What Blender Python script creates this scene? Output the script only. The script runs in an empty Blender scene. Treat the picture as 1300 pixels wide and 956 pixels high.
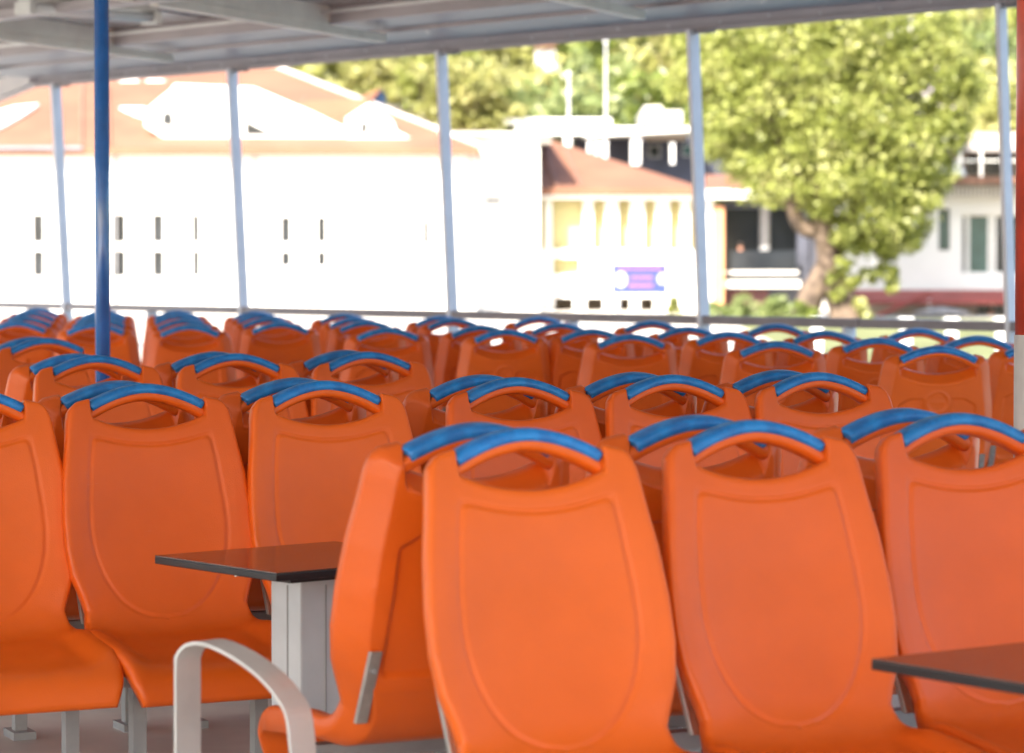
import bpy, bmesh, math, random
import numpy as np
from mathutils import Vector, Matrix
R = math.radians
sc = bpy.context.scene
COL = sc.collection
random.seed(7); rng = np.random.default_rng(7)

# ------------------------------------------------------------------ camera
CH = 1.25; F = 3600.0; PITCH = math.atan(101.5/F)
cam = bpy.data.cameras.new('camera'); co = bpy.data.objects.new('camera', cam); COL.objects.link(co)
sc.camera = co
co.location = (0, 0, CH); co.rotation_euler = (R(90)-PITCH, 0, 0)
cam.sensor_width = 36; cam.lens = F/1300*36
cam.shift_y = -44.5/1300
cam.clip_start = .1; cam.clip_end = 3000
cam.dof.use_dof = True; cam.dof.focus_distance = 7.3; cam.dof.aperture_fstop = 4.5

def ray(px, py):
    dx = (px-650)/F; dy = (433.5-py)/F
    c, s = math.cos(PITCH), math.sin(PITCH)
    return Vector((dx, c+dy*s, -s+dy*c))
def W(px, py, Y):
    d = ray(px, py); t = Y/d.y
    return Vector((d.x*t, Y, CH+d.z*t))
def G(px, py, z):
    d = ray(px, py); t = (z-CH)/d.z
    return Vector((d.x*t, d.y*t, z))
def XX(px, Y): return (px-650)/F*Y
def ZZ(py, Y): return W(650, py, Y).z

# ------------------------------------------------------------------ world and light
w = bpy.data.worlds.new('World'); sc.world = w; w.use_nodes = True
nt = w.node_tree; bg = nt.nodes['Background']
sky = nt.nodes.new('ShaderNodeTexSky'); sky.sky_type = 'NISHITA'; sky.sun_disc = False
SUN_EL, SUN_AZ = 40, -152      # azimuth of the sun measured clockwise from +Y
sky.sun_elevation = R(SUN_EL); sky.sun_rotation = R(SUN_AZ)
sky.air_density = 1.0; sky.dust_density = 2.5
nt.links.new(sky.outputs[0], bg.inputs[0]); bg.inputs[1].default_value = .15
sl = bpy.data.lights.new('sun', 'SUN'); sl.energy = 4.6; sl.angle = R(.5); sl.color = (1, .93, .82)
so = bpy.data.objects.new('sun', sl); COL.objects.link(so)
sd = Vector((math.sin(R(SUN_AZ))*math.cos(R(SUN_EL)), math.cos(R(SUN_AZ))*math.cos(R(SUN_EL)), math.sin(R(SUN_EL))))
so.rotation_euler = sd.to_track_quat('Z', 'Y').to_euler(); so.location = (0, 0, 60)
sc.view_settings.view_transform = 'Standard'; sc.view_settings.look = 'None'
sc.view_settings.exposure = 1.80; sc.view_settings.gamma = 1
sc.cycles.use_denoising = True
sc.cycles.max_bounces = 10; sc.cycles.diffuse_bounces = 5; sc.cycles.transparent_max_bounces = 8
sc.cycles.sample_clamp_indirect = 6

# ------------------------------------------------------------------ materials
def mat(name, col, rough=.6, var=.12, scale=6, metal=0, bump=0, bscale=200, col2=None, spec=.5, coat=0, rvar=0, detail=3):
    m = bpy.data.materials.new(name); m.use_nodes = True
    n = m.node_tree.nodes; l = m.node_tree.links
    b = n['Principled BSDF']
    tc = n.new('ShaderNodeTexCoord'); nz = n.new('ShaderNodeTexNoise')
    nz.inputs['Scale'].default_value = scale; nz.inputs['Detail'].default_value = detail
    l.new(tc.outputs['Object'], nz.inputs['Vector'])
    r = n.new('ShaderNodeValToRGB')
    c2 = col2 if col2 else tuple(c*(1-var) for c in col)
    c1 = col if col2 else tuple(min(1, c*(1+var)) for c in col)
    r.color_ramp.elements[0].position = .38; r.color_ramp.elements[0].color = (*c2, 1)
    r.color_ramp.elements[1].position = .62; r.color_ramp.elements[1].color = (*c1, 1)
    l.new(nz.outputs['Fac'], r.inputs[0]); l.new(r.outputs[0], b.inputs['Base Color'])
    b.inputs['Roughness'].default_value = rough; b.inputs['Metallic'].default_value = metal
    b.inputs['Specular IOR Level'].default_value = spec
    if coat: b.inputs['Coat Weight'].default_value = coat; b.inputs['Coat Roughness'].default_value = .15
    if rvar:
        mr = n.new('ShaderNodeMapRange'); n2 = n.new('ShaderNodeTexNoise'); n2.inputs['Scale'].default_value = scale*3
        l.new(tc.outputs['Object'], n2.inputs['Vector'])
        mr.inputs['To Min'].default_value = rough-rvar; mr.inputs['To Max'].default_value = rough+rvar
        l.new(n2.outputs['Fac'], mr.inputs['Value']); l.new(mr.outputs[0], b.inputs['Roughness'])
    if bump:
        n3 = n.new('ShaderNodeTexNoise'); n3.inputs['Scale'].default_value = bscale; n3.inputs['Detail'].default_value = 2
        l.new(tc.outputs['Object'], n3.inputs['Vector'])
        bp = n.new('ShaderNodeBump'); bp.inputs['Strength'].default_value = bump; bp.inputs['Distance'].default_value = .001
        l.new(n3.outputs['Fac'], bp.inputs['Height']); l.new(bp.outputs[0], b.inputs['Normal'])
    return m
M = {}
M['orange'] = mat('orange_plastic', (.76, .119, .008), .36, .05, 4, bump=.5, bscale=420, spec=.42, rvar=.06)
def vary(m, amt, scuff):
    n = m.node_tree.nodes; l = m.node_tree.links; b = n['Principled BSDF']
    src = b.inputs['Base Color'].links[0].from_socket
    oi_ = n.new('ShaderNodeObjectInfo'); oi = n.new('ShaderNodeTexWhiteNoise'); oi.noise_dimensions = '3D'; sn = n.new('ShaderNodeVectorMath'); sn.operation = 'SNAP'; sn.inputs[1].default_value = (.001, .001, .001); l.new(oi_.outputs['Location'], sn.inputs[0]); l.new(sn.outputs[0], oi.inputs['Vector']); mr = n.new('ShaderNodeMapRange'); mr.inputs['To Min'].default_value = 1-amt; mr.inputs['To Max'].default_value = 1+amt*.6
    l.new(oi.outputs['Value'], mr.inputs['Value'])
    hs_ = n.new('ShaderNodeHueSaturation'); l.new(src, hs_.inputs['Color']); l.new(mr.outputs[0], hs_.inputs['Value'])
    m2 = n.new('ShaderNodeMapRange'); m2.inputs['To Min'].default_value = .4985; m2.inputs['To Max'].default_value = .502; l.new(oi.outputs['Value'], m2.inputs['Value']); l.new(m2.outputs[0], hs_.inputs['Hue'])
    tc = n.new('ShaderNodeTexCoord'); mp = n.new('ShaderNodeMapping'); mp.inputs['Scale'].default_value = (5, 5, 60); mp.inputs['Rotation'].default_value = (.5, .9, .3)
    va = n.new('ShaderNodeVectorMath'); l.new(tc.outputs['Object'], va.inputs[0])
    sc_ = n.new('ShaderNodeVectorMath'); sc_.operation = 'SCALE'; sc_.inputs[0].default_value = (7, 5, 3); l.new(oi.outputs['Value'], sc_.inputs['Scale']); l.new(sc_.outputs[0], va.inputs[1])
    l.new(va.outputs[0], mp.inputs[0]); nz = n.new('ShaderNodeTexNoise'); nz.inputs['Scale'].default_value = 3; nz.inputs['Detail'].default_value = 8; nz.inputs['Roughness'].default_value = .75; l.new(mp.outputs[0], nz.inputs['Vector'])
    rp_ = n.new('ShaderNodeValToRGB'); rp_.color_ramp.elements[0].position = .66; rp_.color_ramp.elements[0].color = (0, 0, 0, 1); rp_.color_ramp.elements[1].position = .76; rp_.color_ramp.elements[1].color = (scuff, scuff, scuff, 1); l.new(nz.outputs['Fac'], rp_.inputs[0])
    mx = n.new('ShaderNodeMixRGB'); mx.inputs['Color2'].default_value = (.75, .42, .30, 1) if m.name.startswith('orange') else (.30, .45, .62, 1)
    l.new(rp_.outputs[0], mx.inputs['Fac']); l.new(hs_.outputs[0], mx.inputs['Color1']); l.new(mx.outputs[0], b.inputs['Base Color'])
vary(M['orange'], .08, .28)
M['blue'] = mat('blue_rubber', (.012, .24, .64), .36, 0, 38, bump=.8, bscale=110, col2=(.006, .145, .46), spec=.6, rvar=.10, detail=6)
vary(M['blue'], .14, .30)
M['strap'] = mat('brushed_steel', (.55, .53, .5), .38, .1, 30, metal=.9)
M['leg'] = mat('grey_leg_paint', (.32, .32, .33), .5, .1, 8)
M['roofbeam'] = mat('grey_beam_paint', (.43, .39, .39), .42, .06, 3, spec=.5)
M['crossbeam'] = mat('cream_beam_paint', (.95, .91, .80), .45, .06, 4)
M['panel'] = mat('ceiling_panel', (.60, .60, .59), .22, .05, 1.5)
M['rail'] = mat('grey_rail_paint', (.27, .25, .275), .4, .06, 6)
M['post'] = mat('pale_post_paint', (.80, .84, .90), .38, .05, 5)
M['bluepole'] = mat('blue_pole_paint', (.010, .13, .46), .20, .1, 12, coat=1)
M['redpole'] = mat('rust_red_paint', (.52, .065, .035), .35, .12, 12)
M['whitepole'] = mat('white_pole_paint', (.68, .66, .66), .4, .06, 10)
M['tabletop'] = mat('dark_laminate', (.085, .062, .055), .17, .15, 20, spec=.6)
M['tableedge'] = mat('black_edge', (.01, .01, .012), .35, .1, 20)
M['pedestal'] = mat('pedestal_paint', (.55, .57, .60), .45, .06, 6)
M['alu'] = mat('aluminium_strap', (.66, .64, .62), .38, .06, 10, metal=.45)
M['deck'] = mat('deck_paint', (.66, .62, .57), .5, .15, 2)
M['lampwhite'] = mat('lamp_housing', (.72, .72, .68), .35, .05, 5)
M['lamptube'] = mat('lamp_diffuser', (.80, .82, .82), .18, .03, 5)
M['stucco'] = mat('white_stucco', (.80, .78, .74), .85, .05, .4)
M['stucco2'] = mat('old_white_stucco', (.52, .49, .44), .85, .08, .6)
M['tile'] = mat('terracotta_tiles', (.22, .098, .056), .8, .1, .5)
M['ridge'] = mat('ridge_cap', (.55, .50, .46), .8, .1, 2)
M['ocre'] = mat('ochre_plaster', (.60, .53, .27), .85, .06, 1)
M['orangewall'] = mat('apricot_plaster', (.62, .30, .15), .85, .08, 1)
M['glass'] = mat('dark_glass', (.022, .026, .032), .12, .3, .6)
M['greenglass'] = mat('green_glass', (.05, .10, .09), .12, .3, .8)
M['frame'] = mat('white_frame', (.75, .74, .70), .5, .04, 3)
M['darkframe'] = mat('grey_frame', (.20, .21, .24), .5, .1, 3)
M['navy'] = mat('navy_panel', (.055, .06, .085), .6, .2, 1)
M['signblue'] = mat('sign_blue', (.03, .05, .24), .5, .05, 3)
M['signpink'] = mat('sign_lettering', (.30, .12, .25), .5, .1, 6)
M['signwhite'] = mat('sign_disc', (.5, .5, .5), .5, .02, 3)
M['redawn'] = mat('red_awning', (.33, .07, .055), .7, .12, 1)
M['brown'] = mat('brown_eave', (.24, .12, .08), .8, .15, 2)
M['stripe'] = mat('grey_canvas', (.34, .31, .29), .8, .1, 2)
M['cream'] = mat('cream_wall', (.50, .42, .33), .85, .08, 1)
M['darkred'] = mat('dark_red_base', (.12, .05, .055), .8, .2, 1)
M['bark'] = mat('plane_bark', (.17, .12, .085), .9, 0, 2.2, col2=(.055, .038, .028))
M['grass'] = mat('lawn_grass', (.17, .18, .07), .9, 0, .35, col2=(.12, .13, .045))
M['paving'] = mat('pale_paving', (.52, .48, .42), .9, .1, .3)
M['hill'] = mat('hill_ground', (.16, .15, .06), .95, 0, .06, col2=(.08, .095, .03))
M['skin'] = mat('skin', (.5, .25, .17), .6, .05, 8)
M['cloth'] = mat('dark_clothes', (.06, .06, .08), .8, .1, 8)
M['cloth2'] = mat('red_clothes', (.45, .12, .07), .8, .1, 8)
M['hair'] = mat('dark_hair', (.03, .02, .015), .7, .1, 8)
M['parasol'] = mat('white_canvas', (.78, .76, .72), .8, .04, 3)
M['purple'] = mat('mauve_plaster', (.34, .28, .36), .85, .05, 1)
M['white_paint'] = mat('white_gloss_paint', (.80, .80, .78), .4, .03, 4)
M['bluepanel'] = mat('blue_cladding', (.06, .15, .30), .6, .1, 2)
m = bpy.data.materials.new('sea_water'); m.use_nodes = True
b = m.node_tree.nodes['Principled BSDF']; b.inputs['Base Color'].default_value = (.02, .07, .08, 1); b.inputs['Roughness'].default_value = .08
n = m.node_tree.nodes; nz = n.new('ShaderNodeTexNoise'); nz.inputs['Scale'].default_value = 1.3; nz.inputs['Detail'].default_value = 5
bp = n.new('ShaderNodeBump'); bp.inputs['Strength'].default_value = .6; bp.inputs['Distance'].default_value = .15
tc = n.new('ShaderNodeTexCoord'); m.node_tree.links.new(tc.outputs['Object'], nz.inputs['Vector'])
m.node_tree.links.new(nz.outputs['Fac'], bp.inputs['Height']); m.node_tree.links.new(bp.outputs[0], b.inputs['Normal'])
M['water'] = m
def leafmat(name, c1, c2, c3):
    m = bpy.data.materials.new(name); m.use_nodes = True
    n = m.node_tree.nodes; l = m.node_tree.links
    b = n['Principled BSDF']; out = n['Material Output']
    tc = n.new('ShaderNodeTexCoord'); nz = n.new('ShaderNodeTexNoise'); nz.inputs['Scale'].default_value = .9; nz.inputs['Detail'].default_value = 6; nz.inputs['Roughness'].default_value = .75
    l.new(tc.outputs['Object'], nz.inputs['Vector'])
    r = n.new('ShaderNodeValToRGB'); e = r.color_ramp.elements
    e[0].position = .33; e[0].color = (*c1, 1); e[1].position = .5; e[1].color = (*c2, 1)
    x = e.new(.66); x.color = (*c3, 1)
    l.new(nz.outputs['Fac'], r.inputs[0]); l.new(r.outputs[0], b.inputs['Base Color'])
    b.inputs['Roughness'].default_value = .42
    t = n.new('ShaderNodeBsdfTranslucent'); l.new(r.outputs[0], t.inputs['Color'])
    mx = n.new('ShaderNodeMixShader'); mx.inputs[0].default_value = .35
    l.new(b.outputs[0], mx.inputs[1]); l.new(t.outputs[0], mx.inputs[2]); l.new(mx.outputs[0], out.inputs['Surface'])
    return m
M['leafA'] = leafmat('plane_leaves', (.09, .11, .02), (.30, .33, .075), (.58, .56, .24))
M['leafB'] = leafmat('yellow_green_leaves', (.16, .16, .04), (.36, .36, .11), (.58, .53, .26))
M['leafC'] = leafmat('green_leaves', (.07, .10, .02), (.20, .25, .05), (.38, .40, .12))
M['leafD'] = leafmat('grey_green_leaves', (.14, .18, .06), (.24, .29, .10), (.36, .38, .17))

# ------------------------------------------------------------------ helpers
class MB:
    def __init__(s): s.v = []; s.f = []
    def add(s, vs, fs):
        k = len(s.v); s.v += [tuple(v) for v in vs]; s.f += [tuple(k+i for i in f) for f in fs]; return s
    def box(s, a, b):
        x0, y0, z0 = a; x1, y1, z1 = b
        return s.add([(x0,y0,z0),(x1,y0,z0),(x1,y1,z0),(x0,y1,z0),(x0,y0,z1),(x1,y0,z1),(x1,y1,z1),(x0,y1,z1)],
                     [(0,3,2,1),(4,5,6,7),(0,1,5,4),(1,2,6,5),(2,3,7,6),(3,0,4,7)])
    def obox(s, p, q, wid, z0, z1, side=None):
        """box along p->q (xy) with width wid centred, between heights z0,z1 (each a number or pair)"""
        p = Vector(p[:2]); q = Vector(q[:2]); d = (q-p).normalized(); nrm = Vector((-d.y, d.x))*wid/2
        za0, za1 = z0 if isinstance(z0, tuple) else (z0, z0); zb0, zb1 = z1 if isinstance(z1, tuple) else (z1, z1)
        vs = [(*(p-nrm), za0), (*(q-nrm), za1), (*(q+nrm), za1), (*(p+nrm), za0),
              (*(p-nrm), zb0), (*(q-nrm), zb1), (*(q+nrm), zb1), (*(p+nrm), zb0)]
        return s.add(vs, [(0,3,2,1),(4,5,6,7),(0,1,5,4),(1,2,6,5),(2,3,7,6),(3,0,4,7)])
    def prism(s, pts, vec):
        n = len(pts); pts = [Vector(p) for p in pts]; vec = Vector(vec)
        vs = pts+[p+vec for p in pts]
        return s.add(vs, [tuple(range(n)), tuple(range(2*n-1, n-1, -1))]+[(i, i+n, (i+1) % n+n, (i+1) % n) for i in range(n)])
    def tube(s, pts, rads, n=12, cap=True):
        pts = [Vector(p) for p in pts]; k0 = len(s.v); up = Vector((0, 0, 1)); prev = None
        for i, p in enumerate(pts):
            t = (pts[min(i+1, len(pts)-1)]-pts[max(i-1, 0)]).normalized()
            a = prev if prev else (Vector((1, 0, 0)) if abs(t.z) > .8 else up)
            u = (a-t*a.dot(t)).normalized(); v = t.cross(u); prev = u
            r = rads[i] if hasattr(rads, '__len__') else rads
            for j in range(n):
                an = 2*math.pi*j/n; s.v.append(tuple(p+(u*math.cos(an)+v*math.sin(an))*r))
        for i in range(len(pts)-1):
            for j in range(n):
                a = k0+i*n+j; b = k0+i*n+(j+1) % n; s.f.append((a, b, b+n, a+n))
        if cap:
            s.f.append(tuple(k0+j for j in reversed(range(n)))); s.f.append(tuple(k0+(len(pts)-1)*n+j for j in range(n)))
        return s
    def build(s, name, m, parent=None, smooth=False, bevel=0, loc=None):
        me = bpy.data.meshes.new(name); me.from_pydata(s.v, [], s.f); me.update()
        bm = bmesh.new(); bm.from_mesh(me); bmesh.ops.recalc_face_normals(bm, faces=bm.faces)
        if bevel:
            es = [e for e in bm.edges if len(e.link_faces) == 2 and e.calc_face_angle(0) > .6]
            bmesh.ops.bevel(bm, geom=es, offset=bevel, segments=2, affect='EDGES', profile=.6)
        bm.to_mesh(me); bm.free()
        if smooth:
            me.polygons.foreach_set('use_smooth', [True]*len(me.polygons))
        me.materials.append(m)
        o = bpy.data.objects.new(name, me); COL.objects.link(o)
        if loc is not None: o.location = loc
        if parent: o.parent = parent
        return o
def tag(o, label, cat, group=None):
    o['label'] = label; o['category'] = cat
    if group: o['group'] = group
    return o
def struct(o): o['kind'] = 'structure'; return o
def thing(name, label, cat, loc=(0, 0, 0), rz=0, group=None):
    o = bpy.data.objects.new(name, None); COL.objects.link(o); o.empty_display_size = .1
    o.location = loc; o.rotation_euler = (0, 0, rz); return tag(o, label, cat, group)
def copy_tree(o, parent=None):
    c = o.copy(); COL.objects.link(c)
    if parent: c.parent = parent
    for ch in list(o.children): copy_tree(ch, c)
    return c
def smoothstep(a, b, x):
    t = np.clip((x-a)/(b-a), 0, 1); return t*t*(3-2*t)

# ------------------------------------------------------------------ the seat
REC = R(19.5)
def spine(s):
    """centre line of the shell: s = distance down from the handle apex; seat faces -y"""
    s = np.asarray(s, float)
    y = np.zeros_like(s); z = np.zeros_like(s)
    # piecewise heading: 0 = straight down, 90 deg = forward
    N = 700; ss = np.linspace(0, 1.06, N); ds = ss[1]-ss[0]
    head = REC + smoothstep(.52, .70, ss)*(R(84)-REC) + smoothstep(.93, 1.04, ss)*R(-75) + R(-5)*np.sin(np.clip(ss/.5, 0, 1)*math.pi)
    yy = -np.cumsum(np.sin(head))*ds; zz = .95-np.cumsum(np.cos(head))*ds
    yy -= yy[0]; zz += .95-zz[0]
    return np.interp(s, ss, yy), np.interp(s, ss, zz), np.interp(s, ss, head)
def half_width(s):
    return np.interp(s, [.04, .06, .09, .15, .23, .32, .40, .47, .53, .56, .60, .66, .78, .92, 1.0, 1.05],
                        [.193, .203, .210, .218, .231, .239, .240, .231, .211, .203, .210, .228, .236, .232, .220, .20])
def s_top(x):
    a = np.abs(x)
    base = .117-.034*(np.minimum(a, .142)/.142)**2
    base = base+(.038-base)*smoothstep(.139, .156, a)
    return base+.007*np.clip((a-.158)/.03, 0, 1)+.024*np.clip((a-.184)/.018, 0, 1)**2.2
def smin(a, b, k):
    h = np.clip(.5+.5*(b-a)/k, 0, 1); return b+(a-b)*h-k*h*(1-h)
def wp(s):
    up = np.interp(s, [.12, .2, .3, .35], [.148, .161, .171, .173])
    q = np.clip((s-.35)/.240, 0, 1); lo = .173*np.sqrt(np.clip(1-q**2.1, 0, 1))
    return np.where(s < .35, up, lo)
def shell(v0, v1, nv, nu, top):
    t = np.linspace(-1, 1, nu); u = .55*t+.45*np.sin(t*math.pi/2)
    xt = u*.203
    rows = np.linspace(0, 1, nv)
    if top: rows = rows*.75+.25*rows**2
    st = s_top(xt) if top else np.full_like(u, v0)
    S = st[None, :]*(1-rows[:, None])+v1*rows[:, None]
    Wd = half_width(S); X = u[None, :]*Wd
    d_side = Wd-np.abs(X)
    d_top = (S-st[None, :]) if top else np.full_like(S, 9.)
    d_bot = np.full_like(S, 9.) if top else (v1-S)
    de = np.minimum(np.minimum(d_side, d_top), d_bot)
    def prof(d, r): q = np.clip(d/r, 0, 1); return np.sqrt(np.clip(1-(1-q)**2, 0, 1))
    e = .010
    d1 = smin(smin(d_side, d_top, .012), d_bot, .012).clip(0)
    tf = e+(.020-e)*prof(d1, .016)
    Tb = np.interp(S, [.05, .3, .50, .60, .70, 1.05], [.046, .068, .074, .052, .018, .014])
    db = np.clip(smin(smin(d_side*.85, d_top*1.3, .012), d_bot, .02)/.038, 0, 1.6)
    tb = e+(Tb-e)*(1-np.maximum(0, 1-db)**1.25*1.0)*np.where(db < 1, 1, 1)
    # centre recess of the pan and lumbar dish of the back
    dish = .012*np.clip(1-(X/.20)**2, 0, 1)*smoothstep(.12, .3, S)
    tf = tf-dish*.8
    # raised rim on the sides of the pan
    tf = tf+smoothstep(.60, .72, S)*.020*smoothstep(.15, .215, np.abs(X))*(1-smoothstep(.9, 1.0, S))
    if top:
        s_pt = .158-.022*(X/.14)**2
        dw = (wp(S+.004)-wp(S-.004))/.008
        g = smin(S-s_pt, (wp(S)-np.abs(X))/np.sqrt(1+np.minimum(dw**2, 40)), .022)
        tf = tf-.0032*np.exp(-(g/.0042)**2)+.0016*smoothstep(0, .006, g)
        # back: stepped panel with a round emblem seat between its two shoulders
        cx = np.sqrt(X**2+(S-.213)**2)
        pn = smin(smin(S-.200-.02*smoothstep(.10, .15, np.abs(X)), .150-np.abs(X)+(S-.2)*.06, .015), .47-S, .015)
        pn = smin(pn, cx-.057, .01)
        tb = tb-.009*smoothstep(-.003, .004, pn)
        tb = tb+.0045*np.exp(-((cx-.042)/.0035)**2)-.0012*(1-smoothstep(.036, .040, cx))
        # tiny embossed marks inside the emblem ring
        mk = (np.abs(S-.213) < .007) & (np.abs(X) < .026) & ((np.floor((X+.03)/.0052) % 2) == 0)
        tb = tb+.0016*mk
        # inner rim under the hand hole
        tb = tb+.005*np.exp(-((d_top-.022)/.007)**2)*(np.abs(X) < .14)
    y, z, h = spine(S)
    # normal pointing to the front of the seat
    ny, nz_ = -np.cos(h), -np.sin(h)*-1
    ny = -np.cos(h); nzv = np.sin(h)
    # lift pan edges, wrap the wings of the back a little forward
    wrap = .016*(np.abs(X)/.22)**3*(1-smoothstep(.5, .62, S))
    y = y-wrap
    Pf = np.stack([X, y+ny*tf, z+nzv*tf], -1); Pb = np.stack([X, y-ny*tb, z-nzv*tb], -1)
    nvv, nuu = X.shape
    verts = np.concatenate([Pf.reshape(-1, 3), Pb.reshape(-1, 3)])
    idx = np.arange(nvv*nuu).reshape(nvv, nuu); off = nvv*nuu
    a = idx[:-1, :-1].ravel(); b = idx[:-1, 1:].ravel(); c = idx[1:, 1:].ravel(); d = idx[1:, :-1].ravel()
    F1 = np.stack([a, b, c, d], -1); F2 = np.stack([d, c, b, a], -1)+off
    strips = []
    def strip(line, flip):
        p = line[:-1]; q = line[1:]
        s_ = np.stack([p, p+off, q+off, q], -1); strips.append(s_[:, ::-1] if flip else s_)
    strip(idx[0, :], False) if top else strip(idx[-1, :], True)
    strip(idx[:, 0], True); strip(idx[:, -1], False)
    Fa = np.concatenate([F1, F2]+strips)
    return verts, Fa
def np_mesh(name, verts, faces, m, parent=None, smooth=True):
    me = bpy.data.meshes.new(name)
    nf = len(faces); k = faces.shape[1]
    me.vertices.add(len(verts)); me.vertices.foreach_set('co', verts.astype(np.float32).ravel())
    me.loops.add(nf*k); me.loops.foreach_set('vertex_index', faces.astype(np.int32).ravel())
    me.polygons.add(nf); me.polygons.foreach_set('loop_start', np.arange(0, nf*k, k, dtype=np.int32))
    me.polygons.foreach_set('loop_total', np.full(nf, k, dtype=np.int32))
    if smooth: me.polygons.foreach_set('use_smooth', np.ones(nf, dtype=bool))
    me.update(calc_edges=True); me.validate()
    me.materials.append(m)
    o = bpy.data.objects.new(name, me); COL.objects.link(o)
    if parent: o.parent = parent
    return o
def handle_sweep(xmax, n, dep, rr, ry, flat=False, ext=False):
    """elliptical bar following the arch; dep = depth of its centre below the arch top"""
    xs = np.linspace(-xmax, xmax, n); s = .047*np.abs(xs/.152)**1.85
    ds = np.gradient(s, xs); L = np.sqrt(1+ds**2)
    tx, tsn = 1/L, ds/L            # tangent in (x, s)
    nx, ns = -tsn, tx              # inward normal (towards +s)
    cx = xs+nx*dep; cs = s+ns*dep
    K = 20; V = []
    for i in range(n):
        for j in range(K):
            a = 2*math.pi*j/K
            ca, sa = math.cos(a), math.sin(a)
            ca = math.copysign(abs(ca)**.75, ca); sa = math.copysign(abs(sa)**.75, sa)
            x = cx[i]+nx[i]*rr*ca; ss = cs[i]+ns[i]*rr*ca; yy = ry*sa
            # arch plane follows the recline
            V.append((x, -ss*math.sin(REC*.6)+yy*math.cos(REC)+.006, .95-ss*math.cos(REC)-yy*math.sin(REC)*.3))
    V = np.array(V); Fc = []
    for i in range(n-1):
        for j in range(K):
            a = i*K+j; b = i*K+(j+1) % K; Fc.append((a, b, b+K, a+K))
    return V, Fc, K, n
def make_seat():
    t = thing('passenger_seat', 'orange moulded seat', 'seat')
    v, f = shell(0, .60, 132, 104, True); bk = np_mesh('backrest', v, f, M['orange'], t)
    v, f = shell(.60, 1.05, 60, 64, False); np_mesh('seat_pan', v, f, M['orange'], t)
    V, Fc, K, n = handle_sweep(.172, 44, .0300, .0155, .0250)
    mb = MB(); mb.add(V.tolist(), Fc+[tuple(range(K)), tuple(range((n-1)*K, n*K))]); hd = mb.build('handle', M['orange'], t, smooth=True)
    V, Fc, K, n = handle_sweep(.1515, 40, .0150, .0150, .0320)
    mb = MB(); mb.add(V.tolist(), Fc+[tuple(range(K)), tuple(range((n-1)*K, n*K))])
    g = mb.build('grip', M['blue'], hd, smooth=True)
    for p in g.data.polygons:
        if len(p.vertices) > 4: p.use_smooth = False
    for e in g.data.edges: pass
    # steel straps on the lower back
    for sx in (-1, 1):
        y1, z1, h1 = spine(.44); y2, z2, h2 = spine(.60)
        p1 = Vector((sx*.186, float(y1)+.083, float(z1))); p2 = Vector((sx*.186, float(y2)+.074, float(z2)-.0))
        m_ = MB(); w2 = .0115
        m_.add([(p1.x-w2, p1.y, p1.z), (p1.x+w2, p1.y, p1.z), (p2.x+w2, p2.y, p2.z), (p2.x-w2, p2.y, p2.z),
                (p1.x-w2, p1.y-.016, p1.z), (p1.x+w2, p1.y-.016, p1.z), (p2.x+w2, p2.y-.016, p2.z), (p2.x-w2, p2.y-.016, p2.z)],
               [(0,1,2,3),(4,7,6,5),(0,4,5,1),(1,5,6,2),(2,6,7,3),(3,7,4,0)])
        st = m_.build('strap', M['strap'], t, bevel=.002)
        q = p1.lerp(p2, .26)
        MB().tube([(q.x, q.y-.004, q.z), (q.x, q.y+.005, q.z)], .0055, 10).build('bolt', M['leg'], st, smooth=False)
    mm = MB().box((-.19, -.42, .268), (.19, -.38, .300)).box((-.19, -.20, .262), (.19, -.16, .300))
    mm.build('seat_frame', M['leg'], t, bevel=.003)
    for sx in (-1, 1):
        MB().box((sx*.15-.016, -.41, .02), (sx*.15+.016, -.375, .270)).box((sx*.15-.03, -.44, 0), (sx*.15+.03, -.34, .02)).build('leg', M['leg'], t)
    return t
proto = make_seat(); used = []; jr = random.Random(4)
def place(x, y, rz, label, group, s=1.0, z=0.0):
    o = proto if not used else copy_tree(proto); used.append(1)
    o.location = (x+jr.uniform(-.004, .004), y+jr.uniform(-.004, .004), z); o.rotation_euler = (0, 0, rz+jr.uniform(-.014, .014)); o.scale = (s, s, s)
    o['label'] = label; o['group'] = group; return o
def on_line(p, q, px):
    """point of the ground line p-q that lies behind picture column px"""
    k = (px-650)/F; d = q-p      # X = k*Y
    t = (k*p.y-p.x)/(d.x-k*d.y); return p+d*t
GAP = .188
def near_row(a, b, cols, front_labels, rear_labels, phi=R(26)):
    p = G(*a, .95); q = G(*b, .95)
    for c, lf, lr in zip(cols, front_labels, rear_labels):
        P = on_line(p, q, c)
        place(P.x, P.y, phi, lf, 'orange seats facing the camera')
        place(P.x-math.sin(phi)*GAP, P.y+math.cos(phi)*GAP, phi+math.pi, lr, 'orange seats standing back to back behind the facing ones')
O3 = ['leftmost of the three', 'middle one of the three', 'rightmost of the three']
near_row((665, 543), (1215, 524), [664, 950, 1215],
    [f'big orange seat facing the camera, {o} in the nearest row' for o in O3],
    ['orange seat turned away at the left end of nearest row, steel strap on its back',
     'orange seat turned away, back to back with the middle seat of the nearest row',
     'orange seat turned away, back to back with the rightmost seat of the nearest row'])
O6 = ['first', 'second', 'third', 'fourth', 'fifth', 'sixth and last']
O6r = ['first', 'second', 'third', 'fourth', 'fifth', 'last']
near_row((180, 487), (1038, 472.5), [-52, 180, 409, 650, 850, 1037],
    [f'orange seat facing the camera, {o} from the left in the second row' for o in O6],
    [f'orange seat turned away behind the {o} facing seat of the second row' for o in O6r])
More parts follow.
